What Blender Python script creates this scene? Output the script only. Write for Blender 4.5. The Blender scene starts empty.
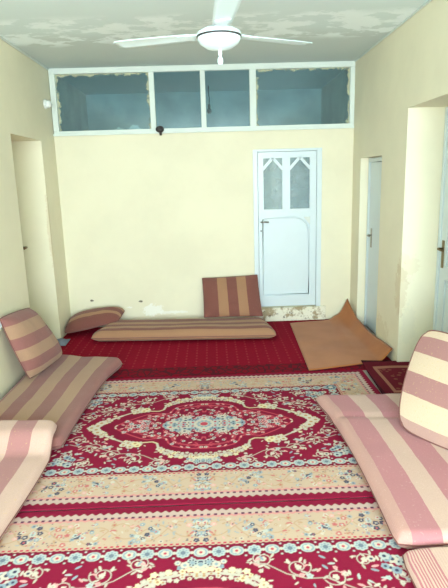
import bpy, bmesh, math, random
import numpy as np
from mathutils import Vector, Matrix, noise

random.seed(7)
sc = bpy.context.scene
COL = sc.collection
PI = math.pi
W, D, H = 3.567, 6.514, 3.10          # room width, depth of the back wall, ceiling height


def s2l(c):
    return tuple(((x / 255) / 12.92 if x / 255 <= .04045 else ((x / 255 + .055) / 1.055) ** 2.4) for x in c)


def srgb(r, g, b):
    return (*s2l((r, g, b)), 1.0)


# ------------------------------------------------------------------ materials
class NT:
    def __init__(self, name):
        self.m = bpy.data.materials.new(name)
        self.m.use_nodes = True
        self.t = self.m.node_tree
        self.t.nodes.clear()
        self.out = self.n('ShaderNodeOutputMaterial')

    def n(self, kind, **kw):
        nd = self.t.nodes.new(kind)
        for k, v in kw.items():
            setattr(nd, k, v)
        return nd

    def l(self, a, b):
        self.t.links.new(a, b)

    def math(self, op, a, b=None, c=None, clamp=False):
        nd = self.n('ShaderNodeMath', operation=op, use_clamp=clamp)
        for i, v in enumerate((a, b, c)):
            if v is None:
                continue
            if isinstance(v, (int, float)):
                nd.inputs[i].default_value = v
            else:
                self.l(v, nd.inputs[i])
        return nd.outputs[0]

    def mix(self, fac, a, b, blend='MIX'):
        nd = self.n('ShaderNodeMix', data_type='RGBA', blend_type=blend)
        for i, v in ((0, fac), (6, a), (7, b)):
            if isinstance(v, (int, float)):
                nd.inputs[i].default_value = v
            elif isinstance(v, tuple):
                nd.inputs[i].default_value = v
            else:
                self.l(v, nd.inputs[i])
        return nd.outputs[2]

    def pos(self):
        return self.n('ShaderNodeNewGeometry').outputs['Position']

    def noise(self, vec, scale, detail=4, rough=.55):
        nd = self.n('ShaderNodeTexNoise')
        nd.inputs['Scale'].default_value = scale
        nd.inputs['Detail'].default_value = detail
        nd.inputs['Roughness'].default_value = rough
        self.l(vec, nd.inputs['Vector'])
        return nd.outputs['Fac']

    def ramp(self, fac, a, b):
        nd = self.n('ShaderNodeMapRange', interpolation_type='SMOOTHSTEP')
        nd.inputs[1].default_value = a
        nd.inputs[2].default_value = b
        self.l(fac, nd.inputs[0])
        return nd.outputs[0]

    def vmath(self, op, a, b):
        nd = self.n('ShaderNodeVectorMath', operation=op)
        self.l(a, nd.inputs[0])
        if isinstance(b, tuple):
            nd.inputs[1].default_value = b
        else:
            self.l(b, nd.inputs[1])
        return nd

    def bsdf(self, color, rough=.8, metal=0., spec=.3, bump=None, bstr=.3, bdist=.01, sheen=0.):
        b = self.n('ShaderNodeBsdfPrincipled')
        if isinstance(color, tuple):
            b.inputs['Base Color'].default_value = color
        else:
            self.l(color, b.inputs['Base Color'])
        b.inputs['Roughness'].default_value = rough
        b.inputs['Metallic'].default_value = metal
        b.inputs['Specular IOR Level'].default_value = spec
        b.inputs['Sheen Weight'].default_value = sheen
        if bump is not None:
            bp = self.n('ShaderNodeBump')
            bp.inputs['Strength'].default_value = bstr
            bp.inputs['Distance'].default_value = bdist
            self.l(bump, bp.inputs['Height'])
            self.l(bp.outputs[0], b.inputs['Normal'])
        self.l(b.outputs[0], self.out.inputs[0])
        return b


def plain(name, col, rough=.6, metal=0., spec=.4, var=.06, scale=6.):
    t = NT(name)
    f = t.noise(t.pos(), scale)
    dark = tuple(c * (1 - var) for c in col[:3]) + (1.,)
    lite = tuple(min(1, c * (1 + var)) for c in col[:3]) + (1.,)
    t.bsdf(t.mix(f, dark, lite), rough, metal, spec)
    return t.m


def wall_paint(name, base, spots=(), warm=None):
    """cream distemper: blotchy, a few chips and stains with their own outline"""
    t = NT(name)
    p = t.pos()
    f = t.noise(p, 1.1, 5, .6)
    g = t.noise(p, 14, 4, .6)
    c = t.mix(t.ramp(f, .35, .7), base, warm or tuple(x * .93 for x in base[:3]) + (1.,))
    c = t.mix(t.math('MULTIPLY', t.ramp(g, .62, .74), .06), c, (.6, .52, .36, 1))
    wob = t.noise(p, 22, 4, .7)
    for (x, y, z, rx, ry, rz, col, amt) in spots:
        v = t.vmath('SUBTRACT', p, (x, y, z)).outputs[0]
        v = t.vmath('DIVIDE', v, (rx, ry, rz))
        ln = t.n('ShaderNodeVectorMath', operation='LENGTH')
        t.l(v.outputs[0], ln.inputs[0])
        d = t.math('ADD', ln.outputs['Value'], t.math('MULTIPLY', t.math('SUBTRACT', wob, .5), 2.2))
        k = t.math('MULTIPLY', t.math('SUBTRACT', 1.0, t.ramp(d, .8, 1.05)), amt)
        c = t.mix(k, c, col)
    t.bsdf(c, .75, spec=.25, bump=t.noise(p, 35, 5), bstr=.12, bdist=.004)
    return t.m


CREAM = srgb(231, 226, 202)
M = {}
HOLE = (.10, .085, .06, 1)
WHITE_PL = (.86, .86, .80, 1)
STAIN = (.45, .30, .14, 1)
M['wall_back'] = wall_paint('cream wall paint', CREAM, [
    (.28, D, .345, .022, .2, .016, HOLE, .9), (.89, D, .315, .028, .2, .014, HOLE, .9),
    (1.04, D, .20, .13, .2, .075, WHITE_PL, .8), (.75, D, .24, .04, .2, .015, WHITE_PL, .7),
    (1.3, D, .16, .2, .2, .02, WHITE_PL, .7)])
M['wall_left'] = wall_paint('cream wall paint left', CREAM, [
    (0, 6.01, 1.3, .03, .03, .45, STAIN, .28)])
M['wall_right'] = wall_paint('cream wall paint right', CREAM, [
    (3.57, 4.77, .75, .06, .12, .25, STAIN, .25), (3.6, 4.75, .95, .14, .1, .13, STAIN, .14),
    (3.66, 4.75, .4, .07, .1, .2, (.6, .6, .5, 1), .25), (3.57, 5.3, .15, .05, .3, .2, STAIN, .2)])
M['beyond'] = plain('whitewash beyond the transom', srgb(190, 196, 194), .8, var=.4, scale=3.0)


def ceiling_mat():
    t = NT('ceiling paint peeling')
    p = t.pos()
    sep = t.n('ShaderNodeSeparateXYZ')
    t.l(p, sep.inputs[0])
    base = t.mix(t.noise(p, .9, 3), srgb(222, 238, 240), srgb(214, 230, 232))
    # peeled zone: a band where the damp came through, patches of bare white plaster inside it
    wob = t.math('MULTIPLY', t.math('SUBTRACT', t.noise(p, 1.3, 2), .5), .5)
    yb = t.math('ADD', sep.outputs[1], t.math('MULTIPLY', sep.outputs[0], .02))
    d = t.math('ABSOLUTE', t.math('SUBTRACT', t.math('ADD', yb, wob), 5.05))
    band = t.math('SUBTRACT', 1.0, t.ramp(d, .30, .5))
    st = t.vmath('MULTIPLY', p, (.8, 1.2, 1.0)).outputs[0]
    n1 = t.noise(st, 3.8, 7, .62)
    patch = t.math('MULTIPLY', t.ramp(n1, .47, .53), band)
    # a darker zone towards the back wall
    c = t.mix(t.math('MULTIPLY', t.ramp(sep.outputs[1], 4.9, 5.5), .5), base, srgb(182, 190, 186))
    c = t.mix(t.math('MULTIPLY', patch, .95), c, srgb(240, 252, 255))
    t.bsdf(c, .85, spec=.15, bump=n1, bstr=.2, bdist=.008)
    return t.m


M['ceiling'] = ceiling_mat()
M['concrete'] = plain('bare concrete', srgb(150, 145, 135), .9, var=.2)
M['white'] = plain('white gloss paint', srgb(208, 222, 228), .35, spec=.45, var=.03)
M['frame'] = plain('white transom paint', srgb(214, 224, 218), .45, var=.06)
M['fanwhite'] = plain('white enamel', srgb(218, 240, 248), .3, spec=.5, var=.02)
M['dark'] = plain('dark plastic', srgb(48, 42, 44), .5)
M['steel'] = plain('worn steel', srgb(150, 148, 140), .35, metal=.9)
M['brass'] = plain('tarnished brass', srgb(128, 112, 84), .4, metal=.7)
M['whiteplastic'] = plain('white plastic', srgb(235, 240, 238), .4)
M['glassbulb'] = plain('grey bulb glass', srgb(60, 70, 76), .15)
M['bluecloth'] = plain('blue grey cloth', srgb(120, 130, 150), .9, var=.2, scale=30)
M['paper'] = plain('white paper', srgb(235, 235, 228), .8)


def sill_mat():
    t = NT('worn threshold')
    p = t.pos()
    n1 = t.noise(p, 9, 6, .7)
    c = t.mix(t.ramp(n1, .48, .6), srgb(228, 226, 208), srgb(165, 150, 120))
    c = t.mix(t.ramp(t.noise(p, 16, 5, .7), .60, .68), c, srgb(105, 90, 75))
    t.bsdf(c, .85, bump=n1, bstr=.5, bdist=.01)
    return t.m


M['sill'] = sill_mat()


def glass_mat(name, tint, haze, hazecol, smear):
    t = NT(name)
    tr = t.n('ShaderNodeBsdfTransparent')
    tr.inputs[0].default_value = tint
    gl = t.n('ShaderNodeBsdfGlossy')
    gl.inputs['Roughness'].default_value = .08
    df = t.n('ShaderNodeBsdfDiffuse')
    df.inputs[0].default_value = hazecol
    m1 = t.n('ShaderNodeMixShader')
    p = t.pos()
    hz = t.math('MULTIPLY', t.noise(p, 5, 5, .65), haze)
    t.l(hz, m1.inputs[0]); t.l(tr.outputs[0], m1.inputs[1]); t.l(df.outputs[0], m1.inputs[2])
    m2 = t.n('ShaderNodeMixShader')
    m2.inputs[0].default_value = .05
    t.l(m1.outputs[0], m2.inputs[1]); t.l(gl.outputs[0], m2.inputs[2])
    last = m2
    if smear:                                     # paint slopped over the rim of the pane
        tc = t.n('ShaderNodeTexCoord')
        s = t.n('ShaderNodeSeparateXYZ')
        t.l(tc.outputs['Generated'], s.inputs[0])
        ex = t.math('MULTIPLY', t.math('MINIMUM', s.outputs[0], t.math('SUBTRACT', 1, s.outputs[0])), 1.6)
        ez = t.math('SUBTRACT', 1, s.outputs[2])
        e = t.math('MINIMUM', ex, ez)
        e = t.math('ADD', e, t.math('MULTIPLY', t.math('SUBTRACT', t.noise(p, 14, 5, .7), .5), .22))
        k = t.math('MULTIPLY', t.math('SUBTRACT', 1.0, t.ramp(e, .0, .04)), .7)
        pd = t.n('ShaderNodeBsdfDiffuse')
        pd.inputs[0].default_value = srgb(205, 205, 175)
        m3 = t.n('ShaderNodeMixShader')
        t.l(k, m3.inputs[0]); t.l(m2.outputs[0], m3.inputs[1]); t.l(pd.outputs[0], m3.inputs[2])
        last = m3
    t.l(last.outputs[0], t.out.inputs[0])
    return t.m


M['pane'] = glass_mat('dusty window glass', (.70, .85, .89, 1), .08, (.50, .55, .56, 1), False)
M['pane_smear'] = glass_mat('dusty window glass with paint', (.70, .85, .89, 1), .09, (.50, .55, .56, 1), True)
M['pane_door'] = glass_mat('figured door glass', (.66, .80, .84, 1), .75, (.40, .50, .53, 1), False)


def stripe_mat(name, stops, weave=.12, speck=.15, speckcol=(.75, .62, .45, 1), rib=900):
    """hand-loomed striped cotton; attribute st runs 0..1 across the stripes"""
    t = NT(name)
    a = t.n('ShaderNodeAttribute', attribute_name='st')
    tc = t.n('ShaderNodeTexCoord')
    p = tc.outputs['Object']
    w = t.math('ADD', a.outputs['Fac'], t.math('MULTIPLY', t.math('SUBTRACT', t.noise(p, 9, 2), .5), .012))
    r = t.n('ShaderNodeValToRGB')
    r.color_ramp.interpolation = 'CONSTANT'
    els = r.color_ramp.elements
    els[0].position = stops[0][0]; els[0].color = stops[0][1]
    els[1].position = stops[1][0]; els[1].color = stops[1][1]
    for q, c in stops[2:]:
        e = els.new(q); e.color = c
    t.l(w, r.inputs[0])
    fine = t.noise(p, 170, 2, .6)
    c = t.mix(t.math('MULTIPLY', t.math('SUBTRACT', fine, .3, clamp=True), weave * 3), r.outputs[0], (.16, .10, .09, 1))
    c = t.mix(t.math('MULTIPLY', t.ramp(t.noise(p, 70, 2, .5), .64, .7), speck), c, speckcol)
    sn = t.math('SINE', t.math('MULTIPLY', a.outputs['Fac'], rib))
    c = t.mix(t.math('MULTIPLY', t.math('GREATER_THAN', sn, .3), .10), c, (.25, .16, .14, 1))
    hb = t.math('ADD', fine, t.math('MULTIPLY', sn, .25))
    t.bsdf(c, .95, spec=.1, bump=hb, bstr=.25, bdist=.004, sheen=.15)
    return t.m


def alt(edges, a, b, start=0):
    """stops: positions with alternating colours"""
    return [(q, (a, b)[(i + start) % 2]) for i, q in enumerate(edges)]


# ------------------------------------------------------------------ mesh helpers
def box(bm, x0, x1, y0, y1, z0, z1, bev=0.):
    r = bmesh.ops.create_cube(bm, size=1)
    vs = r['verts']
    for v in vs:
        v.co = Vector(((x0 + x1) / 2 + v.co.x * (x1 - x0), (y0 + y1) / 2 + v.co.y * (y1 - y0), (z0 + z1) / 2 + v.co.z * (z1 - z0)))
    if bev:
        es = list({e for v in vs for e in v.link_edges})
        bmesh.ops.bevel(bm, geom=es, offset=bev, segments=2, affect='EDGES', profile=.6)


def tube(bm, pts, r, seg=8, closed=False):
    pts = [Vector(p) for p in pts]
    n = len(pts)
    rings = []
    for i, p in enumerate(pts):
        if closed:
            d = pts[(i + 1) % n] - pts[i - 1]
        else:
            d = pts[min(i + 1, n - 1)] - pts[max(i - 1, 0)]
        d.normalize()
        up = Vector((0, 0, 1)) if abs(d.z) < .9 else Vector((1, 0, 0))
        a = d.cross(up).normalized(); b = d.cross(a)
        rr = r[i] if isinstance(r, (list, tuple)) else r
        rings.append([bm.verts.new(p + (a * math.cos(k * 2 * PI / seg) + b * math.sin(k * 2 * PI / seg)) * rr) for k in range(seg)])
    for i in range(n if closed else n - 1):
        A, B = rings[i], rings[(i + 1) % n]
        for k in range(seg):
            bm.faces.new((A[k], A[(k + 1) % seg], B[(k + 1) % seg], B[k]))
    if not closed:
        bm.faces.new(list(reversed(rings[0]))); bm.faces.new(rings[-1])


def lathe(bm, prof, c, seg=32, axis='z'):
    """prof: (radius, height) list"""
    rings = []
    c = Vector(c)

    def P(r, h, a):
        if axis == 'z':
            return c + Vector((r * math.cos(a), r * math.sin(a), h))
        if axis == 'x':
            return c + Vector((h, r * math.cos(a), r * math.sin(a)))
        return c + Vector((r * math.cos(a), h, r * math.sin(a)))
    for r, h in prof:
        if r < 1e-5:
            rings.append([bm.verts.new(P(0, h, 0))])
        else:
            rings.append([bm.verts.new(P(r, h, k * 2 * PI / seg)) for k in range(seg)])
    for A, B in zip(rings, rings[1:]):
        for k in range(seg):
            a0, a1 = A[k % len(A)], A[(k + 1) % len(A)]
            b0, b1 = B[k % len(B)], B[(k + 1) % len(B)]
            f = []
            for v in (a0, a1, b1, b0):
                if v not in f:
                    f.append(v)
            if len(f) > 2:
                bm.faces.new(f)


def root_loc(o):
    l = Vector((0, 0, 0))
    while o:
        l += o.location; o = o.parent
    return l


def obj(name, bm, mat, parent=None, smooth=False, loc=None, st=None):
    """link bm (world coordinates) as ONE mesh object; the origin goes to its base"""
    bmesh.ops.recalc_face_normals(bm, faces=bm.faces)
    if loc is None:
        if parent is not None:
            loc = root_loc(parent)
        else:
            xs = [v.co.x for v in bm.verts]; ys = [v.co.y for v in bm.verts]; zs = [v.co.z for v in bm.verts]
            loc = Vector(((min(xs) + max(xs)) / 2, (min(ys) + max(ys)) / 2, min(zs)))
    for v in bm.verts:
        v.co -= loc
    me = bpy.data.meshes.new(name)
    bm.to_mesh(me)
    bm.free()
    if smooth:
        for p in me.polygons:
            p.use_smooth = True
    me.materials.append(mat)
    o = bpy.data.objects.new(name, me)
    COL.objects.link(o)
    if parent is not None:
        o.parent = parent
        o.location = loc - root_loc(parent)
    else:
        o.location = loc
    return o


def tag(o, label, cat, group=None):
    o['label'] = label
    o['category'] = cat
    if group:
        o['group'] = group
    return o


def struct(o):
    o['kind'] = 'structure'
    return o


def empty(name, loc):
    o = bpy.data.objects.new(name, None)
    o.empty_display_size = .1
    o.location = loc
    COL.objects.link(o)
    return o


def B(*boxes, bev=0.):
    bm = bmesh.new()
    for b in boxes:
        box(bm, *b, bev=bev)
    return bm


# ------------------------------------------------------------------ room shell
Y0 = -2.4                      # rear wall, behind the camera
YN = 8.42                      # far wall of the room beyond the transom
struct(obj('floor', B((-.5, W + .5, Y0, YN + .1, -.12, 0)), M['concrete']))
struct(obj('ceiling', B((-.4, W + .4, Y0, YN + .1, H, H + .12)), M['ceiling']))
struct(obj('wall_left', B((-.36, 0, Y0, 5.10, 0, H), (-.36, 0, 5.10, 6.0, 2.27, H), (-.36, 0, 6.0, D + .12, 0, H),
                          (-.46, -.36, 5.0, 6.1, 0, 2.4)), M['wall_left']))
struct(obj('wall_right', B((W, W + .38, Y0, 3.72, 0, H), (W, W + .38, 3.72, 4.75, 2.36, H), (W, W + .38, 4.75, 5.42, 0, H),
                           (W, W + .38, 5.42, 6.18, 1.99, H), (W, W + .38, 6.18, D + .12, 0, H),
                           (W + .38, W + .48, 3.6, 6.3, 0, 2.5)), M['wall_right']))
ZF = 2.36                      # underside of the transom frame
struct(obj('wall_back', B((0, 2.35, D, D + .12, 0, ZF), (3.175, W, D, D + .12, 0, ZF), (2.35, 3.175, D, D + .12, 2.13, ZF),
                          (2.35, 3.175, D, D + .12, 0, .18)), M['wall_back']))
# rear wall with the big window the daylight comes through
struct(obj('wall_front', B((0, .35, Y0 - .15, Y0, 0, H), (W - .35, W, Y0 - .15, Y0, 0, H), (.35, W - .35, Y0 - .15, Y0, 0, .55),
                           (.35, W - .35, Y0 - .15, Y0, 2.75, H)), M['wall_back']))
w2 = struct(empty('window_2', (W / 2, Y0 - .08, .55)))
obj('window_frame', B((.35, W - .35, Y0 - .11, Y0 - .05, .55, .61), (.35, W - .35, Y0 - .11, Y0 - .05, 2.69, 2.75),
                      (.35, .41, Y0 - .11, Y0 - .05, .61, 2.69), (W - .41, W - .35, Y0 - .11, Y0 - .05, .61, 2.69),
                      (W / 2 - .03, W / 2 + .03, Y0 - .11, Y0 - .05, .61, 2.69)), M['frame'], w2)
# the room beyond
struct(obj('wall_beyond', B((-.1, W + .1, YN, YN + .1, 0, H)), M['beyond']))
struct(obj('wall_beyond_left', B((-.1, 0, D + .12, YN, 0, H)), M['beyond']))
struct(obj('wall_beyond_right', B((W, W + .1, D + .12, YN, 0, H)), M['beyond']))
# cove strips along the ceiling
bm = bmesh.new(); tube(bm, [(.012, Y0 + .02, H - .012), (.012, D - .01, H - .012)], .011, 6)
struct(obj('trim_1', bm, M['frame']))
bm = bmesh.new(); tube(bm, [(W - .010, Y0 + .02, H - .010), (W - .010, D - .01, H - .010)], .008, 6)
struct(obj('trim_2', bm, M['frame']))

# ------------------------------------------------------------------ transom window
w1 = struct(empty('window_1', (W / 2, D, ZF)))
YF0, YF1 = D - .03, D + .06
obj('window_frame', B((.01, W - .005, YF0, YF1, 3.035, H - .002), (.01, W - .005, YF0, YF1, ZF, 2.405),
                      (.01, .075, YF0, YF1, 2.405, 3.035), (W - .06, W - .005, YF0, YF1, 2.405, 3.035), bev=.005), M['frame'], w1)
obj('window_sill', B((.005, W - .005, D - .045, D - .03, ZF - .012, ZF + .014), bev=.004), M['frame'], w1)
for (x0, x1) in ((1.155, 1.215), (1.75, 1.808), (2.325, 2.40)):
    obj('mullion', B((x0, x1, YF0 + .003, YF1, 2.405, 3.035), bev=.004), M['frame'], w1)
for i, (x0, x1) in enumerate(((.075, 1.155), (1.215, 1.75), (1.808, 2.325), (2.40, W - .06))):
    obj('pane', B((x0, x1, D + .012, D + .017, 2.405, 3.035)), M['pane_smear' if i in (0, 3) else 'pane'], w1)

# ------------------------------------------------------------------ white glazed door in the back wall
d1 = struct(empty('door_1', (2.76, D, .18)))
yl0, yl1 = D - .012, D + .035
obj('door_frame', B((2.35, 2.405, D - .02, D + .1, .18, 2.135), (3.125, 3.185, D - .02, D + .1, .18, 2.135),
                    (2.405, 3.125, D - .02, D + .1, 2.105, 2.135), bev=.004), M['white'], d1)
PX = ((2.475, 2.705), (2.80, 3.04)); PZ0, PZ1 = 1.42, 2.03
bm = B((2.41, PX[0][0], yl0, yl1, .195, 2.10), (PX[1][1], 3.12, yl0, yl1, .195, 2.10), (PX[0][1], PX[1][0], yl0, yl1, PZ0, PZ1),
       (PX[0][0], PX[1][1], yl0, yl1, PZ1, 2.10), (PX[0][0], PX[1][1], yl0, yl1, 1.335, PZ0), (PX[0][0], PX[1][1], yl0, yl1, .195, .33))
leaf = obj('door_leaf', bm, M['white'], d1)
obj('panel', B((PX[0][0] - .02, PX[1][1] + .02, D + .002, D + .025, .31, 1.35)), M['white'], d1)
# quarter-round moulding on the lower panel
pts = [(2.455, .345), (2.455, 1.315), (2.85, 1.315)]
pts = [(2.46, yl0 - .004, .35), (2.46, yl0 - .004, 1.30), (2.60, yl0 - .004, 1.315), (2.84, yl0 - .004, 1.315)]
for k in range(1, 9):
    a = k * PI / 16
    pts.append((2.84 + .19 * math.sin(a), yl0 - .004, 1.125 + .19 * math.cos(a)))
pts += [(3.03, yl0 - .004, .35)]
bm = bmesh.new(); tube(bm, pts, .008, 8, closed=True)
obj('moulding', bm, M['white'], d1, smooth=True)
bm = bmesh.new()
vs = [bm.verts.new(v) for v in ((2.965, yl0 - .008, 1.318), (3.045, yl0 - .008, 1.318), (3.045, yl0 - .008, 1.22))]
f = bm.faces.new(vs); r = bmesh.ops.extrude_face_region(bm, geom=[f])
for v in r['geom']:
    if isinstance(v, bmesh.types.BMVert):
        v.co.y += .008
obj('corner_block', bm, plain('grey corner block', srgb(205, 212, 208), .5), d1)
for (x0, x1) in PX:
    pane = obj('pane', B((x0, x1, D + .008, D + .014, PZ0, PZ1)), M['pane_door'], d1)
    xm = (x0 + x1) / 2
    bm = bmesh.new()
    for sx in (x0, x1):                            # bars that make the pointed head
        a = Vector((sx, 0, PZ1 - .125)); b = Vector((xm, 0, PZ1 + .005))
        d = (b - a).normalized(); n = Vector((-d.z, 0, d.x)) * .017
        q = [a - d * .01 + n, b + d * .01 + n, b + d * .01 - n, a - d * .01 - n]
        lo = [bm.verts.new((v.x, yl0 + .002, v.z)) for v in q]; hi = [bm.verts.new((v.x, yl0 + .02, v.z)) for v in q]
        bm.faces.new(lo); bm.faces.new(hi[::-1])
        for k in range(4):
            bm.faces.new((lo[k], lo[(k + 1) % 4], hi[(k + 1) % 4], hi[k]))
    obj('glazing_bar', bm, M['white'], d1)
hp = obj('handle_plate', B((2.425, 2.452, yl0 - .006, yl0, 1.10, 1.31), bev=.003), M['white'], d1)
bm = bmesh.new(); tube(bm, [(2.438, yl0 - .004, 1.27), (2.438, yl0 - .045, 1.27), (2.455, yl0 - .05, 1.272), (2.53, yl0 - .048, 1.268)], .0085, 8)
obj('door_handle', bm, M['steel'], hp, smooth=True)
bm = bmesh.new(); lathe(bm, [(0, -.008), (.009, -.008), (.009, .001), (0, .001)], (2.438, yl0 - .006, 1.16), 12, 'y')
obj('keyhole', bm, M['dark'], hp)
# raised worn threshold below it
struct(obj('trim_3', B((2.30, 3.25, D - .035, D + .1, .0, .178), bev=.008), M['sill']))

# ------------------------------------------------------------------ door in the deep left reveal
d2 = struct(empty('door_2', (-.33, 5.55, 0)))
obj('door_frame', B((-.355, -.33, 5.105, 5.15, .005, 2.265), (-.355, -.33, 5.95, 5.995, .005, 2.265), (-.355, -.33, 5.15, 5.95, 2.2, 2.265)), M['frame'], d2)
obj('door_leaf', B((-.355, -.305, 5.155, 5.945, .01, 2.195)), M['wall_left'], d2)
bm = bmesh.new(); tube(bm, [(-.307, 5.90, 1.12), (-.25, 5.90, 1.12), (-.243, 5.89, 1.12), (-.243, 5.80, 1.115)], .011, 8)
obj('door_handle', bm, M['brass'], d2, smooth=True)

# ------------------------------------------------------------------ white door in the far right reveal
d3 = struct(empty('door_3', (W + .12, 5.8, 0)))
obj('door_frame', B((W + .09, W + .16, 6.135, 6.178, .005, 1.985), (W + .09, W + .16, 5.422, 5.465, .005, 1.985), (W + .09, W + .16, 5.465, 6.135, 1.94, 1.985)), M['white'], d3)
lf = obj('door_leaf', B((W + .10, W + .14, 5.47, 6.13, .012, 1.935), bev=.003), M['white'], d3)
hp = obj('handle_plate', B((W + .092, W + .10, 5.99, 6.03, .98, 1.2)), M['steel'], d3)
bm = bmesh.new(); tube(bm, [(W + .095, 6.01, 1.12), (W + .05, 6.01, 1.12), (W + .045, 5.99, 1.12), (W + .045, 5.91, 1.118)], .008, 8)
obj('door_handle', bm, M['steel'], hp, smooth=True)

# ------------------------------------------------------------------ panelled door in the near right reveal
d4 = struct(empty('door_4', (W + .33, 4.2, 0)))
xd = W + .335
obj('door_frame', B((xd - .01, W + .375, 4.70, 4.745, .005, 2.355), (xd - .01, W + .375, 3.725, 3.77, .005, 2.355), (xd - .01, W + .375, 3.77, 4.70, 2.31, 2.355)), M['white'], d4)
bm = B((xd, W + .365, 4.58, 4.695, .012, 2.305), (xd, W + .365, 3.775, 3.89, .012, 2.305), (xd, W + .365, 3.89, 4.58, 2.19, 2.305),
       (xd, W + .365, 3.89, 4.58, .012, .25), (xd, W + .365, 3.89, 4.58, .86, .98), (xd + .014, W + .36, 3.89, 4.58, .25, 2.19))
obj('door_leaf', bm, M['white'], d4)
hp = obj('handle_plate', B((xd - .008, xd, 4.62, 4.66, .96, 1.21), bev=.003), M['brass'], d4)
bm = bmesh.new(); tube(bm, [(xd - .004, 4.64, 1.135), (xd - .05, 4.64, 1.135), (xd - .056, 4.625, 1.135), (xd - .055, 4.53, 1.13)], [.011, .011, .01, .009], 8)
obj('door_handle', bm, M['brass'], hp, smooth=True)

# ------------------------------------------------------------------ carpets
def red_carpet_mat():
    t = NT('dotted crimson carpet')
    p = t.pos()
    s = t.n('ShaderNodeSeparateXYZ')
    t.l(p, s.inputs[0])
    # rows of small pale dots
    fx = t.math('ABSOLUTE', t.math('SUBTRACT', t.math('FRACT', t.math('DIVIDE', s.outputs[0], .105)), .5))
    row = t.math('FLOOR', t.math('DIVIDE', s.outputs[1], .085))
    fy = t.math('ABSOLUTE', t.math('SUBTRACT', t.math('FRACT', t.math('DIVIDE', s.outputs[1], .085)), .5))
    m = t.math('MULTIPLY', t.math('LESS_THAN', fx, .085), t.math('LESS_THAN', fy, .26))
    base = t.mix(t.noise(p, 30, 3), srgb(140, 16, 42), srgb(126, 10, 36))
    c = t.mix(t.math('MULTIPLY', m, .14), base, srgb(200, 110, 100))
    # darker figured border at its near end
    b = t.math('MULTIPLY', t.math('GREATER_THAN', s.outputs[1], 4.66), t.math('LESS_THAN', s.outputs[1], 4.90))
    vor = t.n('ShaderNodeTexVoronoi', feature='DISTANCE_TO_EDGE')
    vor.inputs['Scale'].default_value = 13
    t.l(p, vor.inputs['Vector'])
    bc = t.mix(t.math('LESS_THAN', vor.outputs[0], .09), srgb(120, 14, 34), srgb(78, 26, 36))
    c = t.mix(b, c, bc)
    t.bsdf(c, .95, spec=.08, bump=t.noise(p, 220, 2), bstr=.4, bdist=.004)
    return t.m


bm = bmesh.new()
bmesh.ops.create_grid(bm, x_segments=72, y_segments=48, size=.5)
for v in bm.verts:
    x = .012 + (v.co.x + .5) * (W - .024); y = 4.655 + (v.co.y + .5) * (D - .045 - 4.655)
    v.co = Vector((x, y, .006 + .0015 * noise.noise(Vector((x * 3, y * 3, 0)))))
r = bmesh.ops.extrude_face_region(bm, geom=bm.faces[:])
for v in r['geom']:
    if isinstance(v, bmesh.types.BMVert):
        v.co.z = .0008
tag(obj('carpet', bm, red_carpet_mat(), smooth=True), 'plain crimson carpet with rows of tiny dots reaching to the back wall', 'carpet')


# Persian rug: pattern drawn into a colour attribute on a dense mesh
RL, RW = 1.48, .99                 # half length (across the room), half width
RES = .002


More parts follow.
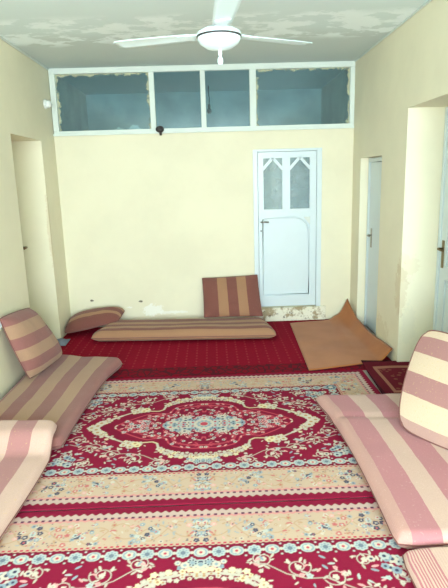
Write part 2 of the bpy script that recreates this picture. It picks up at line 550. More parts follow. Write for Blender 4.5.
def rug_pattern():
    nx, ny = int(2 * RL / RES), int(2 * RW / RES)
    xs = -RL + (np.arange(nx) + .5) * RES
    ys = -RW + (np.arange(ny) + .5) * RES
    X, Y = np.meshgrid(xs, ys)
    rng = np.random.RandomState(11)
    img = np.zeros((ny, nx, 3), np.float32)
    cc = lambda *c: np.array(s2l(c), np.float32)
    FIELD, DEEP, CRM, IVO = cc(130, 17, 52), cc(104, 12, 42), cc(200, 192, 178), cc(192, 169, 148)
    BLU, DBL, ROSE, PINK, TAN, GRY = cc(138, 160, 172), cc(58, 68, 94), cc(190, 70, 88), cc(222, 160, 160), cc(178, 138, 100), cc(178, 188, 186)
    YEL = cc(218, 206, 168)
    dx, dy = RL - np.abs(X), RW - np.abs(Y)
    d = np.minimum(dx, dy)
    along = np.where(dy < dx, X, Y)
    img[:] = FIELD
    img[d < .43] = DEEP * .4 + FIELD * .6
    sc1 = .338 + .003 * np.cos(along * 2 * PI / .03)
    img[d < sc1] = IVO
    sc2 = .10 + .005 * np.cos(along * 2 * PI / .045)
    img[d < sc2 + .016] = PINK * .5 + ROSE * .3 + IVO * .2
    img[d < sc2] = CRM * .3 + PINK * .22 + IVO * .3 + BLU * .12
    img[d < .056 + .008 * np.cos(along * 2 * PI / .045)] = FIELD * .85 + DEEP * .15
    m = (np.abs(d - .095) < .008) & (np.cos(along * 2 * PI / .0375) > .1)
    img[m] = DBL * .6 + FIELD * .4
    m = (np.abs(d - .325) < .006) & (np.cos(along * 2 * PI / .03) > 0)
    img[m] = ROSE

    def blob(x, y, r, col, ax=1., ang=0.):
        R = r * max(ax, 1) + RES
        i0, i1 = int((x - R + RL) / RES), int((x + R + RL) / RES) + 2
        j0, j1 = int((y - R + RW) / RES), int((y + R + RW) / RES) + 2
        i0, j0 = max(i0, 0), max(j0, 0)
        if i1 <= i0 or j1 <= j0 or i0 >= nx or j0 >= ny:
            return
        sx, sy = X[j0:j1, i0:i1] - x, Y[j0:j1, i0:i1] - y
        c, s = math.cos(ang), math.sin(ang)
        u, v = (sx * c + sy * s) / ax, -sx * s + sy * c
        img[j0:j1, i0:i1][u * u + v * v < r * r] = col

    def blob4(x, y, r, col, ax=1., ang=0.):
        for a in ((1, 1), (-1, 1), (1, -1), (-1, -1)):
            blob(x * a[0], y * a[1], r, col, ax, ang if a[0] * a[1] > 0 else -ang)

    def stroke4(pts, w, col):
        for (x0, y0), (x1, y1) in zip(pts, pts[1:]):
            n = max(1, int(math.hypot(x1 - x0, y1 - y0) / max(w * .6, .003)))
            for k in range(n):
                blob4(x0 + (x1 - x0) * k / n, y0 + (y1 - y0) * k / n, w, col)

    def flower(x, y, r, petal, eye, n=6, rot=0., ring=None, fn=blob4):
        for k in range(n):
            a = rot + k * 2 * PI / n
            fn(x + math.cos(a) * r * .62, y + math.sin(a) * r * .62, r * .42, petal)
        if ring is not None:
            for k in range(n):
                a = rot + k * 2 * PI / n
                fn(x + math.cos(a) * r * .6, y + math.sin(a) * r * .6, r * .17, ring)
        fn(x, y, r * .38, eye)

    def leaf(x, y, l, ang, col):
        blob4(x, y, l * .32, col, 2.6, ang)

    def spiral(x, y, r, turns, a0, sgn, col, w=.0045):
        pts = []
        for k in range(int(18 * turns) + 1):
            q = k / (18 * turns)
            a = a0 + sgn * q * turns * 2 * PI
            pts.append((x + math.cos(a) * r * (1 - .8 * q), y + math.sin(a) * r * (1 - .8 * q)))
        stroke4(pts, w, col)
        for k in range(2, len(pts) - 4, 5):
            px, py = pts[k]
            an = math.atan2(py - y, px - x)
            leaf(px + math.cos(an) * .018, py + math.sin(an) * .018, .02, an + .6, col)
        return pts

    # guard stripe: chain of rosettes
    step = .088
    for axis in (0, 1):
        n = int((RL if axis == 0 else RW) / step) + 1
        for k in range(n):
            q = k * step
            if (axis == 0 and q > RL - .35) or (axis == 1 and q > RW - .35):
                continue
            pos = (q, RW - .39) if axis == 0 else (RL - .39, q)
            if k % 2:
                flower(*pos, .036, GRY, DBL * .5 + BLU * .5, 8, 0, BLU)
            else:
                blob4(*pos, .033, GRY, 1.15, 0 if axis == 0 else PI / 2)
                blob4(*pos, .026, BLU, 1.15, 0 if axis == 0 else PI / 2)
                flower(*pos, .022, CRM, ROSE, 5)
            mid = (q + step / 2, RW - .39) if axis == 0 else (RL - .39, q + step / 2)
            blob4(*mid, .010, CRM)
            for o in (-.036, .036):
                blob4(mid[0] + (0 if axis == 0 else o), mid[1] + (o if axis == 0 else 0), .007, GRY)
    flower(RL - .39, RW - .39, .05, BLU, CRM, 8, 0, DBL)
    # beige border: sprays of small blue flowers between faint tan vines
    for axis in (0, 1):
        LN = (RL if axis == 0 else RW) - .12
        q = 0.
        tt = lambda a, b: (a, RW - b) if axis == 0 else (RL - b, a)
        for ph, am in ((0, .05), (2.4, .075)):
            pts = [tt(a, .22 + am * math.sin(a * 2 * PI / .31 + ph)) for a in np.arange(0, LN, .02)]
            stroke4(pts, .0032, TAN * .6 + IVO * .4)
        k = 0
        soft = lambda c, f=.8: c * f + IVO * (1 - f)
        while q < LN:
            blue = k % 3 == 0
            for j in range(20 if blue else 11):
                a, b = abs(q + rng.uniform(-.07, .07)), .22 + rng.uniform(-.085, .085)
                c = soft((BLU, BLU, GRY, DBL, CRM)[rng.randint(5)], 1.) if blue else soft((TAN, PINK, ROSE, CRM, BLU)[rng.randint(5)], .7)
                if blue or rng.rand() < .3:
                    flower(*tt(a, b), rng.uniform(.009, .018), c, soft((DBL, ROSE, CRM)[rng.randint(3)]), 5, rng.rand() * 3)
                else:
                    leaf(*tt(a, b), rng.uniform(.012, .02), rng.rand() * PI, c)
            for j in range(16):
                a, b = abs(q + rng.uniform(-.08, .08)), .22 + rng.uniform(-.1, .1)
                blob4(*tt(a, b), rng.uniform(.003, .0055), soft((DBL, TAN, ROSE, BLU)[rng.randint(4)], .7))
            q += .1; k += 1

    # medallion
    quarter = [(0, .455), (.10, .452), (.19, .435), (.265, .40), (.31, .34), (.325, .275), (.36, .25), (.43, .255), (.50, .27), (.57, .235), (.64, .185), (.71, .13), (.77, .08), (.815, .035), (.83, 0)]

    def inside(x, y, s=1.):
        x, y = abs(x) / s, abs(y) / s
        for (x0, y0), (x1, y1) in zip(quarter, quarter[1:]):
            if x0 <= x <= x1:
                return y < y0 + (y1 - y0) * (x - x0) / max(x1 - x0, 1e-6)
        return False
    qx = np.array([q[0] for q in quarter]); qy = np.array([q[1] for q in quarter])

    def mask(s):
        return np.abs(Y) / s < np.interp(np.abs(X) / s, qx, qy, right=-1)
    # field scrollwork first
    for (x, y, r, a0, sg) in ((.30, .535, .05, 2.5, 1), (.46, .47, .062, .4, -1), (.62, .40, .055, 3.5, 1), (.75, .30, .06, 1.0, -1), (.90, .18, .065, 2.0, 1), (.93, .40, .05, 5.0, -1), (.78, .50, .045, .2, 1), (.96, .04, .05, 4.0, 1)):
        spiral(x, y, r, 1.5, a0, sg, CRM * .85, .0034)
        flower(x, y, .016, CRM, CRM, 5, a0)
    stroke4([(.22 + .09 * k, .515 - .035 * k + .022 * math.sin(k * 1.9)) for k in range(9)], .0034, CRM * .8)
    for k in range(210):
        x, y = rng.uniform(.0, RL - .45), rng.uniform(.0, RW - .45)
        if inside(x, y, 1.07):
            continue
        c = (CRM, CRM, CRM, GRY, BLU, PINK)[rng.randint(6)]
        if rng.rand() < .22:
            flower(x, y, rng.uniform(.010, .019), c, c * .8, 5, rng.rand() * 3)
        else:
            leaf(x, y, rng.uniform(.012, .024), rng.rand() * PI, c)
    # corner bunches of blue flowers
    for k in range(16):
        a = rng.rand() * PI / 2; rr = rng.uniform(0, .2)
        flower(RL - .47 - rr * math.cos(a), RW - .47 - rr * math.sin(a) * .7, rng.uniform(.018, .03), (BLU, GRY, CRM)[rng.randint(3)], DBL, 6)
    # pendants above and below the medallion
    for (px, py, r) in ((0, .515, .035), (.04, .53, .03), (.02, .49, .022), (.075, .515, .022), (.11, .53, .016)):
        flower(px, py, r, GRY if r > .025 else CRM, BLU, 7, 0, DBL if r > .025 else None)
    img[mask(1.0)] = FIELD * .75 + DEEP * .25
    stroke4(quarter[:6], .009, CRM * .9); stroke4(quarter[5:9], .007, YEL * .9); stroke4(quarter[8:11], .008, CRM * .9); stroke4(quarter[10:], .012, CRM)
    for i, ((x0, y0), (x1, y1)) in enumerate(zip(quarter, quarter[1:])):
        for k in range(3):
            q = (k + .5) / 3
            x, y = x0 + (x1 - x0) * q, y0 + (y1 - y0) * q
            if .31 < x < .44 or (.55 < x < .7 and rng.rand() < .6):
                continue
            an = math.atan2(y1 - y0, x1 - x0) + PI / 2
            for s in (-1, 1):
                j = rng.uniform(.008, .032)
                flower(x + math.cos(an) * j * s, y + math.sin(an) * j * s, rng.uniform(.011, .02), CRM * rng.uniform(.8, 1) if rng.rand() < .75 else YEL, TAN if rng.rand() < .3 else CRM, 5, rng.rand() * 3)
            if rng.rand() < .6:
                blob4(x, y, .006, TAN)
    for (x, y) in ((.46, .29), (.51, .305), (.56, .275), (.48, .262), (.53, .25)):
        flower(x, y, .028, CRM if x > .5 else YEL, TAN, 6)
    for (x, y) in ((.80, .03), (.84, .0), (.78, .075)):
        flower(x, y, .034, CRM, TAN, 6)
    # inner lozenge in rose line work
    for s, c, w in ((.80, ROSE, .006), (.70, ROSE * .8, .010)):
        stroke4([(x * s, y * s) for x, y in quarter], w, c)
    for k in range(230):
        x, y = rng.uniform(0, .68), rng.uniform(0, .36)
        if inside(x, y, .82):
            c = (ROSE, ROSE, PINK, CRM, GRY)[rng.randint(5)]
            (leaf(x, y, .02, rng.rand() * PI, c) if rng.rand() < .6 else flower(x, y, .014, c, DEEP, 5))
    # blue heart
    for k in range(52):
        a = rng.rand() * PI / 2; rr = math.sqrt(rng.rand())
        flower(.30 * rr * math.cos(a), .135 * rr * math.sin(a), rng.uniform(.014, .030), (BLU, GRY, BLU, CRM)[rng.randint(4)], (DBL, ROSE, DBL)[rng.randint(3)], 6, rng.rand() * 3)
    for k in range(18):
        flower(.36 + .2 * rng.rand(), .09 * rng.rand(), rng.uniform(.012, .02), (GRY, PINK)[rng.randint(2)], DBL, 5)
    flower(0, 0, .075, CRM, ROSE, 10, 0, BLU)
    # average 2x2 down to the mesh grid
    img = img.reshape(ny // 2, 2, nx // 2, 2, 3).mean((1, 3))
    return img


def rug_mesh():
    img = rug_pattern()
    ny, nx = img.shape[:2]
    xs = np.linspace(-RL, RL, nx); ys = np.linspace(-RW, RW, ny)
    X, Y = np.meshgrid(xs, ys)
    Z = .013 + .0012 * np.sin(X * 9 + 1) * np.sin(Y * 7)
    e = np.minimum(RL - np.abs(X), RW - np.abs(Y))
    Z = np.where(e < .002, .0075, Z)
    co = np.stack([X, Y, Z], -1).reshape(-1, 3).astype(np.float32)
    idx = np.arange(nx * ny).reshape(ny, nx)
    q = np.stack([idx[:-1, :-1], idx[:-1, 1:], idx[1:, 1:], idx[1:, :-1]], -1).reshape(-1, 4)
    me = bpy.data.meshes.new('patterned_rug')
    me.vertices.add(len(co)); me.vertices.foreach_set('co', co.ravel())
    me.loops.add(q.size); me.loops.foreach_set('vertex_index', q.ravel().astype(np.int32))
    me.polygons.add(len(q)); me.polygons.foreach_set('loop_start', np.arange(0, q.size, 4, dtype=np.int32))
    me.update(calc_edges=True)
    a = me.color_attributes.new('pattern', 'FLOAT_COLOR', 'POINT')
    a.data.foreach_set('color', np.concatenate([img.reshape(-1, 3), np.ones((nx * ny, 1))], 1).astype(np.float32).ravel())
    t = NT('knotted wool pile')
    at = t.n('ShaderNodeAttribute', attribute_name='pattern')
    tc = t.n('ShaderNodeTexCoord')
    p = tc.outputs['Object']
    c = t.mix(t.math('MULTIPLY', t.noise(p, 260, 2), .18), at.outputs['Color'], (.22, .06, .08, 1))
    t.bsdf(c, .95, spec=.08, bump=t.noise(p, 300, 2), bstr=.4, bdist=.003)
    me.materials.append(t.m)
    return me


RUG = rug_mesh()
GR = 'matching medallion rugs laid edge to edge'
rug = bpy.data.objects.new('patterned_rug', RUG); COL.objects.link(rug)
rug.location = (1.72, 3.645, 0)
tag(rug, 'crimson medallion rug with beige border, the whole one in the middle of the floor', 'rug', GR)
rug2 = rug.copy(); COL.objects.link(rug2)
rug2.location = (1.72, 1.655, 0)
tag(rug2, 'crimson medallion rug with beige border, cut off by the bottom of the photo', 'rug', GR)


# small dark prayer rug in the mouth of the near right reveal
def prayer_mat():
    t = NT('dark wine pile')
    tc = t.n('ShaderNodeTexCoord')
    s = t.n('ShaderNodeSeparateXYZ')
    t.l(tc.outputs['Generated'], s.inputs[0])
    e = t.math('MINIMUM', t.math('MINIMUM', s.outputs[0], t.math('SUBTRACT', 1, s.outputs[0])), t.math('MINIMUM', s.outputs[1], t.math('SUBTRACT', 1, s.outputs[1])))
    vor = t.n('ShaderNodeTexVoronoi'); vor.inputs['Scale'].default_value = 16
    t.l(t.pos(), vor.inputs['Vector'])
    c = t.mix(t.math('LESS_THAN', vor.outputs[0], .3), srgb(98, 24, 38), srgb(122, 66, 58))
    c = t.mix(t.math('LESS_THAN', e, .22), c, srgb(92, 22, 36))
    c = t.mix(t.math('LESS_THAN', t.math('ABSOLUTE', t.math('SUBTRACT', e, .2)), .025), c, srgb(150, 100, 84))
    c = t.mix(t.math('LESS_THAN', e, .06), c, srgb(58, 18, 30))
    t.bsdf(c, .95, spec=.08, bump=t.noise(t.pos(), 200, 2), bstr=.3, bdist=.004)
    return t.m


def quad_sheet(corners, nu, nv, zfn, thick):
    """thin cloth sheet over the quad BL,BR,TR,TL (xy), lifted by zfn(u,v,x,y)"""
    bm = bmesh.new()
    c = [Vector((*q, 0)) for q in corners]
    top, bot = [], []
    for j in range(nv + 1):
        v = j / nv
        rt, rb = [], []
        for i in range(nu + 1):
            u = i / nu
            p = c[0] * (1 - u) * (1 - v) + c[1] * u * (1 - v) + c[2] * u * v + c[3] * (1 - u) * v
            z = zfn(u, v, p)
            rt.append(bm.verts.new((p.x, p.y, z + thick))); rb.append(bm.verts.new((p.x, p.y, z)))
        top.append(rt); bot.append(rb)
    for j in range(nv):
        for i in range(nu):
            bm.faces.new((top[j][i], top[j][i + 1], top[j + 1][i + 1], top[j + 1][i]))
            bm.faces.new((bot[j][i], bot[j + 1][i], bot[j + 1][i + 1], bot[j][i + 1]))
    for i in range(nu):
        bm.faces.new((top[0][i], bot[0][i], bot[0][i + 1], top[0][i + 1]))
        bm.faces.new((top[nv][i + 1], bot[nv][i + 1], bot[nv][i], top[nv][i]))
    for j in range(nv):
        bm.faces.new((top[j + 1][0], bot[j + 1][0], bot[j][0], top[j][0]))
        bm.faces.new((top[j][nu], bot[j][nu], bot[j + 1][nu], top[j + 1][nu]))
    return bm


def pr_z(u, v, p):
    # the far left corner lies over the brown mat
    k = max(0, min(1, (p.y - 4.62) / .1))
    return .0165 + .014 * k + .004 * noise.noise(Vector((p.x * 5, p.y * 5, 3)))


tag(obj('prayer_rug', quad_sheet([(3.19, 3.93), (3.83, 3.90), (3.84, 4.735), (3.24, 4.83)], 24, 24, pr_z, .006), prayer_mat(), smooth=True),
    'small dark wine rug on the floor before the right-hand doorway, beside the big cushion', 'rug')


# orange-brown mat whose far corner climbs the wall
def mat_mat():
    t = NT('orange brown felt')
    tc = t.n('ShaderNodeTexCoord')
    p = tc.outputs['Object']
    c = t.mix(t.ramp(t.noise(p, 2.2, 4), .3, .7), srgb(176, 110, 62), srgb(160, 96, 52))
    c = t.mix(t.math('MULTIPLY', t.noise(p, 160, 2), .25), c, srgb(120, 72, 40))
    t.bsdf(c, .92, spec=.1, bump=t.noise(p, 160, 2), bstr=.3, bdist=.004, sheen=.2)
    return t.m


def om_z(u, v, p):
    z = .0125 + .004 * noise.noise(Vector((p.x * 4, p.y * 4, 7)))
    e = max(0, (u - .86) / .14)
    z += e ** 1.2 * (.10 + .015 * math.sin(v * 9 + 1))
    cnr = max(0, (u - .66) / .34) * max(0, (v - .70) / .30)
    z += .17 * cnr ** 1.5
    ripple = math.exp(-((u - .62 - .15 * v) / .05) ** 2) * .012 * v
    return z + ripple


tag(obj('floor_mat', quad_sheet([(2.70, 4.66), (3.555, 4.86), (3.515, 6.44), (2.765, 6.30)], 40, 60, om_z, .008), mat_mat(), smooth=True),
    'orange-brown felt mat before the white glazed door, its far corner rising against the wall', 'mat')

# ------------------------------------------------------------------ striped floor mattresses and cushions
MAUVE_R, CREAM_R = srgb(178, 118, 125), srgb(200, 168, 156)
MAUVE_L, TAN_L = srgb(144, 96, 92), srgb(170, 136, 111)
MAUVE_B, TAN_B = srgb(124, 76, 68), srgb(164, 124, 94)
DUST = srgb(190, 146, 138)


def clampf(x):
    return max(0., min(1., x))


def mattress(name, corners, T, mat, nu=46, nv=80, base=lambda x, y: .016, r=None, sag=.012, seed=0, edge=None, st_flip=False, ear=0., st_v=False, topfn=None):
    """soft flat mattress over BL,BR,TR,TL in plan; st runs from the BR side (0) to the BL side (1)"""
    bm = bmesh.new()
    st = bm.verts.layers.float.new('st')
    c = [Vector((*q, 0)) for q in corners]
    wu = ((c[1] - c[0]).length + (c[2] - c[3]).length) / 2
    wv = ((c[3] - c[0]).length + (c[2] - c[1]).length) / 2
    r = r or T * .55

    def warp(n):                                    # denser near the rim
        return [.5 - .5 * math.cos(PI * k / n) * (1 - .35 * (math.sin(PI * k / n)) ** 2) for k in range(n + 1)]
    us, vs = warp(nu), warp(nv)
    G = [[], []]
    for side in (0, 1):
        for j, v in enumerate(vs):
            row = []
            for i, u in enumerate(us):
                rim = i in (0, nu) or j in (0, nv)
                if side == 1 and rim:
                    row.append(G[0][j][i]); continue
                u2, v2 = u, v
                p = c[0] * (1 - u) * (1 - v) + c[1] * u * (1 - v) + c[2] * u * v + c[3] * (1 - u) * v
                # wavy outline and slightly rounded corners
                if edge:
                    p = p + edge(u, v)
                eu, ev = min(u, 1 - u) * wu, min(v, 1 - v) * wv
                if eu < .09 and ev < .09:
                    k = (1 - eu / .09) * (1 - ev / .09)
                    p = p + ((c[0] + c[1] + c[2] + c[3]) / 4 - p).normalized() * .022 * k * (1 - ear)
                du = math.sqrt(max(0, 1 - (1 - min(eu / r, 1)) ** 2)); dv = math.sqrt(max(0, 1 - (1 - min(ev / r, 1)) ** 2))
                prof = du * dv
                nz = noise.noise(Vector((p.x * 2.3 + seed, p.y * 2.3, seed * 1.7))) * sag + noise.noise(Vector((p.x * 7 + seed, p.y * 7, seed))) * sag * .35
                b = base(p.x, p.y)
                t = T + (topfn(u, v) if topfn else 0)
                z = b + t * (.42 + .58 * prof) + nz * prof if side == 0 else b + t * (.42 - .42 * prof)
                w = bm.verts.new((p.x, p.y, max(z, b)))
                q = v if st_v else 1 - u
                w[st] = q
                row.append(w)
            G[side].append(row)
    for side in (0, 1):
        g = G[side]
        for j in range(nv):
            for i in range(nu):
                f = (g[j][i], g[j][i + 1], g[j + 1][i + 1], g[j + 1][i])
                bm.faces.new(f if side == 0 else f[::-1])
    rim = [G[0][0][i].co.copy() for i in range(nu + 1)] + [G[0][j][nu].co.copy() for j in range(1, nv + 1)] + \
          [G[0][nv][i].co.copy() for i in range(nu - 1, -1, -1)] + [G[0][j][0].co.copy() for j in range(nv - 1, 0, -1)]
    o = obj(name, bm, mat, smooth=True)
    pb = bmesh.new(); tube(pb, rim, .0045, 6, closed=True)
    obj('piping', pb, M['piping'], o, smooth=True)
    return o


def cushion(name, c, T, mat, axis='v', nu=36, nv=36, bow_u=0., bow_v=0., back=.45, seed=0, pw=2.6, root=.62, ear=0.):
    """stuffed cushion over BL,BR,TR,TL in space, puffed towards the face normal; st runs along axis"""
    c = [Vector(q) for q in c]
    n = (c[1] - c[0]).cross(c[3] - c[0]).normalized()
    bm = bmesh.new()
    st = bm.verts.layers.float.new('st')
    G = [[], []]
    eu0, ev0 = (c[1] - c[0]), (c[3] - c[0])
    us = [.5 - .5 * math.cos(PI * k / nu) for k in range(nu + 1)]
    vs = [.5 - .5 * math.cos(PI * k / nv) for k in range(nv + 1)]
    for side in (0, 1):
        for j, v in enumerate(vs):
            row = []
            for i, u in enumerate(us):
                if side == 1 and (i in (0, nu) or j in (0, nv)):
                    row.append(G[0][j][i]); continue
                U, V = 2 * u - 1, 2 * v - 1
                # rounded corners: pull the parametrisation towards a superellipse
                k = 1 - ear * (abs(U) ** 6) * (abs(V) ** 6)
                u2 = .5 + .5 * U * (1 + bow_u * (1 - V * V)) * k
                v2 = .5 + .5 * V * (1 + bow_v * (1 - U * U)) * k
                p = c[0] * (1 - u2) * (1 - v2) + c[1] * u2 * (1 - v2) + c[2] * u2 * v2 + c[3] * (1 - u2) * v2
                h = ((1 - abs(U) ** pw) * (1 - abs(V) ** pw)) ** root
                wr = noise.noise(Vector((u * 4 + seed, v * 4, seed))) * .10 + noise.noise(Vector((u * 11 + seed, v * 9, seed))) * .035
                p = p + n * (T * h * (1 + wr) if side == 0 else -T * back * h)
                w = bm.verts.new(p)
                w[st] = v if axis == 'v' else u
                row.append(w)
            G[side].append(row)
    for side in (0, 1):
        g = G[side]
        for j in range(nv):
            for i in range(nu):
                f = (g[j][i], g[j][i + 1], g[j + 1][i + 1], g[j + 1][i])
                bm.faces.new(f if side == 0 else f[::-1])
    rim = [G[0][0][i].co.copy() for i in range(nu + 1)] + [G[0][j][nu].co.copy() for j in range(1, nv + 1)] + \
          [G[0][nv][i].co.copy() for i in range(nu - 1, -1, -1)] + [G[0][j][0].co.copy() for j in range(nv - 1, 0, -1)]
    o = obj(name, bm, mat, smooth=True)
    pb = bmesh.new(); tube(pb, rim, .005, 6, closed=True)
    obj('piping', pb, M['piping'], o, smooth=True)
    return o


M['piping'] = plain('dark piping', srgb(120, 78, 74), .9, var=.1)

# -- left, far mattress
mL1 = stripe_mat('mauve and tan ticking', alt([0, .155, .32, .475, .64, .79, .93], MAUVE_L, TAN_L), speck=.05)


def e1(u, v):
    # far right corner pulled out to a point, long side a little hollow
    return Vector((.06 * clampf((u - .6) / .4) * clampf((v - .8) / .2) - .025 * math.sin(PI * v) * u, .05 * math.sin(PI * u) * clampf((v - .9) / .1), 0))


def base1(x, y):
    return .016


def top1(u, v):
    return .03 * clampf((u - .55) / .45) * clampf((v - .8) / .2)


tag(mattress('floor_mattress', [(.03, 3.26), (.755, 3.30), (.86, 4.92), (.05, 5.22)], .085, mL1, base=base1, edge=e1, seed=2, topfn=top1),
    'mauve and tan striped mattress along the left wall with a cushion standing on it', 'mattress', 'striped floor mattresses')
# -- left, near mattress: its far end laps over the other
mL2 = stripe_mat('pink and cream ticking', alt([0, .19, .40, .58, .79, .96], CREAM_R, srgb(170, 120, 120)), speck=.35, speckcol=srgb(200, 168, 120))


def base2(x, y):
    k = clampf((y - 3.10) / .18)
    return .016 + .105 * k * k * (3 - 2 * k)


tag(mattress('floor_mattress', [(.03, 1.45), (.685, 1.45), (.715, 3.42), (.03, 3.48)], .09, mL2, base=base2, seed=5, nv=100,
             edge=lambda u, v: Vector((-.015 * math.sin(PI * v * 2) * u, 0, 0))),
    'cream and dusty pink striped mattress at the left edge, nearest the viewer', 'mattress', 'striped floor mattresses')
# -- right, far mattress
mR1 = stripe_mat('rose and cream ticking', alt([0, .085, .255, .40, .575, .72, .88], DUST, MAUVE_R)[:1] +
                 alt([.085, .255, .40, .575, .72, .88], MAUVE_R, CREAM_R), speck=.12, speckcol=srgb(235, 215, 200))


def e3(u, v):
    return Vector((.035 * math.sin(PI * v) * (1 - u) - .03 * clampf((v - .85) / .15) * (1 - u), .04 * clampf(1 - u * 3) * clampf((v - .9) / .1), 0))


def rb(x, y):
    return .016


# st must run from the visible left side: list the plan corners with BR on the left
tag(mattress('floor_mattress', [(3.54, 2.20), (2.665, 2.175), (2.63, 3.88), (3.54, 3.88)], .10, mR1, base=rb, seed=9, topfn=lambda u, v: -.016 * math.exp(-((v - .72 - .05 * u) / .018) ** 2),
             edge=lambda u, v: e3(1 - u, v)),
    'rose and cream striped mattress on the right with the big cushion at its back', 'mattress', 'striped floor mattresses')
# -- right, near mattress with a pin-striped edge
pins = []
for k in range(9):
    pins += [(k * .0165, CREAM_R), (k * .0165 + .0085, srgb(178, 110, 118))]
mR2 = stripe_mat('pin-striped ticking', pins + [(.152, CREAM_R), (.34, MAUVE_R), (.5, CREAM_R), (.68, MAUVE_R), (.84, CREAM_R)], rib=400)
tag(mattress('floor_mattress', [(3.54, .75), (2.655, .75), (2.665, 2.15), (3.54, 2.18)], .065, mR2, base=rb, seed=12),
    'thin cream mattress with fine pink pinstripes along its edge, at the bottom right', 'mattress', 'striped floor mattresses')
# -- back mattress
tag(mattress('floor_mattress', [(.39, 5.77), (2.53, 5.64), (2.43, 6.24), (.56, 6.34)], .145, stripe_mat('brown and tan ticking', alt([0, .095, .20, .34, .48, .64, .80], TAN_B, MAUVE_B), speck=.05),
             nu=80, nv=36, base=lambda x, y: .0095, seed=15, st_v=True, r=.12),
    'narrow brown and tan striped mattress lying along the back wall', 'mattress', 'striped floor mattresses')

# -- cushions
cL = stripe_mat('mauve and tan cushion cloth', alt([0, .13, .30, .48, .66, .86], TAN_L, MAUVE_L), speck=.04)
tag(cushion('cushion', [(.17, 4.42, .125), (.28, 5.06, .125), (.08, 4.86, .67), (.04, 4.26, .725)], .12, cL, 'v', bow_u=.05, bow_v=.02, seed=1, back=.1, ear=.02, pw=3.4, root=.5),
    'mauve and tan striped cushion leaning on the left wall', 'cushion', 'striped cushions')
cR = stripe_mat('cream and mauve cushion cloth', alt([0, .12, .34, .54, .76, .93], srgb(176, 142, 134), srgb(220, 200, 172))[:1] +
                [(.10, srgb(208, 188, 164)), (.33, srgb(164, 120, 118)), (.54, srgb(208, 188, 164)), (.74, srgb(164, 120, 118)), (.92, srgb(208, 188, 164))], speck=.4, speckcol=srgb(200, 170, 120))
tag(cushion('cushion', [(3.04, 3.25, .135), (3.38, 2.76, .135), (3.51, 2.88, .76), (3.30, 3.52, .74)], -.19, cR, 'v', bow_u=.14, bow_v=.04, seed=3, back=.10, ear=.09),
    'big cream and mauve striped cushion at the right edge, leaning on the right wall', 'cushion', 'striped cushions')
cB = stripe_mat('brown and tan cushion cloth', alt([0, .26, .43, .61, .78], MAUVE_B, TAN_B), speck=.04)
tag(cushion('cushion', [(1.70, 6.20, .16), (2.41, 6.17, .16), (2.375, 6.44, .62), (1.69, 6.44, .60)], .085, cB, 'u', bow_u=-.02, bow_v=-.02, seed=6, back=.2),
    'square brown and tan cushion propped upright against the back wall', 'cushion', 'striped cushions')
bB = stripe_mat('brown and tan bolster cloth', alt([0, .26, .44, .70, .84], MAUVE_B, TAN_B), speck=.04)
tag(cushion('bolster', [(.02, 6.06, .05), (.66, 6.16, .16), (.71, 6.44, .235), (.03, 6.44, .15)], .13, bB, 'v', nu=44, nv=24, bow_v=.04, seed=8, back=.3, root=.45, ear=.08),
    'long brown and tan bolster lying in the far left corner against the back wall', 'bolster')

# crumpled cloth in the left doorway
tag(obj('cloth', quad_sheet([(-.08, 5.74), (.13, 5.72), (.12, 5.98), (-.06, 5.96)], 20, 20,
                            lambda u, v, p: .010 + .055 * abs(noise.noise(Vector((p.x * 9, p.y * 9, 1)))) * math.sin(PI * u) * math.sin(PI * v) + .02 * math.sin(PI * u) * math.sin(PI * v), .004),
        M['bluecloth'], smooth=True), 'crumpled blue-grey cloth on the floor by the left doorway', 'cloth')

# ------------------------------------------------------------------ ceiling fan
FX, FY, FZ = 1.905, 3.2, 2.575
fan = empty('ceiling_fan', (FX, FY, FZ - .1))
tag(fan, 'white three-bladed ceiling fan hanging from the peeling ceiling', 'fan')
bm = bmesh.new(); lathe(bm, [(0, H - .075), (.022, H - .075), (.055, H - .04), (.062, H - .001), (0, H - .001)], (FX, FY, 0), 28)
obj('canopy', bm, M['fanwhite'], fan, smooth=True)
bm = bmesh.new(); tube(bm, [(FX, FY, FZ + .05), (FX, FY, H - .06)], .012, 12)
obj('downrod', bm, M['fanwhite'], fan, smooth=True)
bm = bmesh.new()
lathe(bm, [(0, -.055), (.03, -.055), (.075, -.045), (.11, -.022), (.122, 0), (.122, .008), (.126, .022), (.12, .036), (.09, .052), (.05, .062), (.03, .085), (0, .085)], (FX, FY, FZ), 40)
obj('motor_housing', bm, M['fanwhite'], fan, smooth=True)
bm = bmesh.new()
lathe(bm, [(.118, .006), (.1275, .008), (.1275, .016), (.118, .018), (.118, .006)], (FX, FY, FZ), 40)
obj('trim_ring', bm, M['dark'], fan)
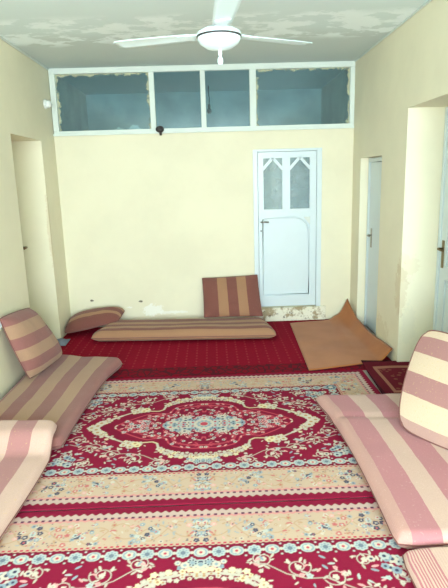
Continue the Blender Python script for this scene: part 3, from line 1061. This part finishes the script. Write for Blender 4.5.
for deg in (-86, 34, 154):
    a = math.radians(deg)
    u = Vector((math.cos(a), math.sin(a), 0)); w = Vector((-math.sin(a), math.cos(a), 0))
    O = Vector((FX, FY, FZ + .03))
    bm = bmesh.new()
    n = 16
    rows = []
    for i in range(n + 1):
        q = i / n
        s = .17 + q * .53
        half = .050 + .016 * math.sin(min(1, q * 1.3) * PI / 2)
        if q > .9:
            half *= math.sqrt(max(.05, 1 - ((q - .9) / .1) ** 2 * .75))
        tilt = math.radians(6)
        row = []
        for k in range(7):
            t = -1 + k / 3
            z = t * half * math.sin(tilt) + .006 * (1 - t * t) + .022 * q
            row.append((O + u * s + w * (t * half * math.cos(tilt))) + Vector((0, 0, z)))
        rows.append(row)
    top = [[bm.verts.new(p + Vector((0, 0, .002))) for p in r] for r in rows]
    bot = [[bm.verts.new(p - Vector((0, 0, .002))) for p in r] for r in rows]
    for i in range(n):
        for k in range(6):
            bm.faces.new((top[i][k], top[i + 1][k], top[i + 1][k + 1], top[i][k + 1]))
            bm.faces.new((bot[i][k], bot[i][k + 1], bot[i + 1][k + 1], bot[i + 1][k]))
        bm.faces.new((top[i][0], bot[i][0], bot[i + 1][0], top[i + 1][0]))
        bm.faces.new((top[i][6], top[i + 1][6], bot[i + 1][6], bot[i][6]))
    for k in range(6):
        bm.faces.new((top[0][k], top[0][k + 1], bot[0][k + 1], bot[0][k]))
        bm.faces.new((top[n][k], bot[n][k], bot[n][k + 1], top[n][k + 1]))
    bl = obj('blade', bm, M['fanwhite'], fan, smooth=True)
    bm = bmesh.new()
    r = bmesh.ops.create_cube(bm, size=1)
    for v in r['verts']:
        s = .105 if v.co.x < 0 else .25
        h = .022 if v.co.x < 0 else .04
        v.co = O + u * s + w * (v.co.y * 2 * h) + Vector((0, 0, v.co.z * .008 + .004 + (v.co.y * 2 * h) * math.sin(math.radians(6)) * (0 if v.co.x < 0 else 1)))
    obj('blade_bracket', bm, M['fanwhite'], bl)
bm = bmesh.new()
lathe(bm, [(0, -.135), (.012, -.135), (.017, -.12), (.015, -.10), (.008, -.092), (.008, -.086), (.012, -.078), (.010, -.062), (.014, -.052), (0, -.052)], (FX + .004, FY, FZ), 16)
obj('finial', bm, M['fanwhite'], fan, smooth=True)

# ------------------------------------------------------------------ small fittings
t_ = empty('wall_lamp', (0, 6.26, 2.68))
tag(t_, 'small round white fitting high on the left wall beside the transom window', 'lamp')
bm = bmesh.new(); lathe(bm, [(0, .001), (.05, .001), (.05, .018), (.042, .024), (0, .024)], (0, 6.26, 2.68), 24, 'x')
obj('base', bm, M['whiteplastic'], t_, smooth=True)
bm = bmesh.new(); lathe(bm, [(.035, .024), (.042, .04), (.036, .062), (.02, .075), (0, .078)], (0, 6.26, 2.68), 24, 'x')
obj('dome', bm, M['whiteplastic'], t_, smooth=True)
t_ = empty('wall_socket', (0, 4.33, .655))
tag(t_, 'round white socket on the left wall at the shoulder of the cushion', 'socket')
bm = bmesh.new(); lathe(bm, [(0, .001), (.045, .001), (.045, .02), (.038, .03), (.03, .03), (.026, .02), (0, .02)], (0, 4.28, .66), 24, 'x')
obj('cover', bm, M['whiteplastic'], t_, smooth=True)
bm = B((.019, .022, 4.268, 4.274, .655, .665), (.019, .022, 4.286, 4.292, .655, .665))
obj('contact_holes', bm, M['dark'], t_)
bm = bmesh.new(); bmesh.ops.create_icosphere(bm, subdivisions=3, radius=.05)
for v in bm.verts:
    k = 1 + .18 * noise.noise(v.co * 30)
    v.co = Vector((1.262 + v.co.x * k * 1.0, D - .072 + v.co.y * k * .7, 2.392 + v.co.z * k * .75))
tube(bm, [(1.264, D - .07, 2.38), (1.266, D - .06, 2.325)], [.02, .014], 10)
obj('knob', bm, M['dark'], w1, smooth=True)['label'] = 'small black knob'
# litter lying on the inner ledge behind the first pane
struct(obj('trim_4', B((.0, W, D + .061, D + .12, ZF, 2.40)), M['frame']))
for i, (x0, x1, hgt) in enumerate(((.70, .84, .06), (.86, 1.04, .09))):
    tag(obj('paper_scrap', quad_sheet([(x0, D + .064), (x1, D + .064), (x1 - .01, D + .115), (x0 + .01, D + .115)], 14, 8,
                                      lambda u, v, p, h=hgt: 2.4015 + h * (math.sin(PI * u) * .5 + .5 * abs(noise.noise(Vector((u * 5, v * 3, p.x))))) * math.sin(PI * (v * .8 + .1)), .002), M['paper'], smooth=False),
        ('crumpled white paper scrap on the ledge behind the first transom pane, left one', 'crumpled white paper scrap on the ledge behind the first transom pane, nearest the mullion')[i], 'paper', 'paper scraps behind the glass')
# a bare bulb on its flex in the room beyond
t_ = empty('pendant_bulb', (1.85, 7.9, H))
tag(t_, 'dark bulb on a flex in the room beyond, seen through the third transom pane', 'lamp')
bm = bmesh.new(); tube(bm, [(1.85, 7.9, 2.84), (1.856, 7.9, 2.93), (1.845, 7.9, 3.02), (1.848, 7.9, H - .001)], .006, 8)
obj('flex', bm, M['dark'], t_, smooth=True)
bm = bmesh.new(); lathe(bm, [(0, 2.845), (.018, 2.845), (.02, 2.80), (0, 2.80)], (1.85, 7.9, 0), 16)
obj('holder', bm, M['dark'], t_, smooth=True)
bm = bmesh.new(); lathe(bm, [(.015, 2.80), (.03, 2.775), (.034, 2.75), (.022, 2.725), (0, 2.718)], (1.85, 7.9, 0), 16)
obj('bulb', bm, M['glassbulb'], t_, smooth=True)

# ------------------------------------------------------------------ light
def area(name, loc, rot, sx, sy, power, col):
    l = bpy.data.lights.new(name, 'AREA')
    l.shape = 'RECTANGLE'; l.size = sx; l.size_y = sy; l.energy = power; l.color = col
    o = bpy.data.objects.new(name, l); COL.objects.link(o)
    o.location = loc; o.rotation_euler = rot
    return o


# daylight through the big rear window
area('window_daylight', (W / 2, Y0 - .2, 1.65), (PI / 2, 0, 0), W - .8, 2.1, 555, (.81, .94, 1.0))
# added lamp inside the room beyond, standing in for daylight of unknown source
area('beyond_fill', (W - .05, 7.5, 1.3), (0, PI / 2, 0), 1.2, 1.2, 15, (.84, .95, 1.0))

wd = bpy.data.worlds.new('world'); sc.world = wd; wd.use_nodes = True
wd.node_tree.nodes['Background'].inputs[0].default_value = (.75, .85, 1, 1)
wd.node_tree.nodes['Background'].inputs[1].default_value = .6

# ------------------------------------------------------------------ camera
f, pit, yaw, rol, cx, cz = 524.763, .216481, .019812, -.029645, 1.82665, 1.80709
cy_, sy_, cp, sp = math.cos(yaw), math.sin(yaw), math.cos(pit), math.sin(pit)
fw = Vector((sy_ * cp, cy_ * cp, -sp)); rt = Vector((cy_, -sy_, 0)); up = rt.cross(fw)
c_, s_ = math.cos(rol), math.sin(rol)
r2 = rt * c_ + up * s_; u2 = up * c_ - rt * s_
cam = bpy.data.cameras.new('camera')
cam.sensor_fit = 'VERTICAL'; cam.sensor_height = 36; cam.lens = f / 588 * 36
cam.clip_start = .05
co = bpy.data.objects.new('camera', cam); COL.objects.link(co)
m = Matrix(((r2.x, u2.x, -fw.x, cx), (r2.y, u2.y, -fw.y, 0), (r2.z, u2.z, -fw.z, cz), (0, 0, 0, 1)))
co.matrix_world = m
sc.camera = co

vs = sc.view_settings
vs.view_transform = 'Standard'; vs.look = 'None'; vs.gamma = 1; vs.use_curve_mapping = False
vs.exposure = 0.0
sc.cycles.max_bounces = 10; sc.cycles.diffuse_bounces = 8; sc.cycles.transparent_max_bounces = 12
sc.cycles.use_denoising = True
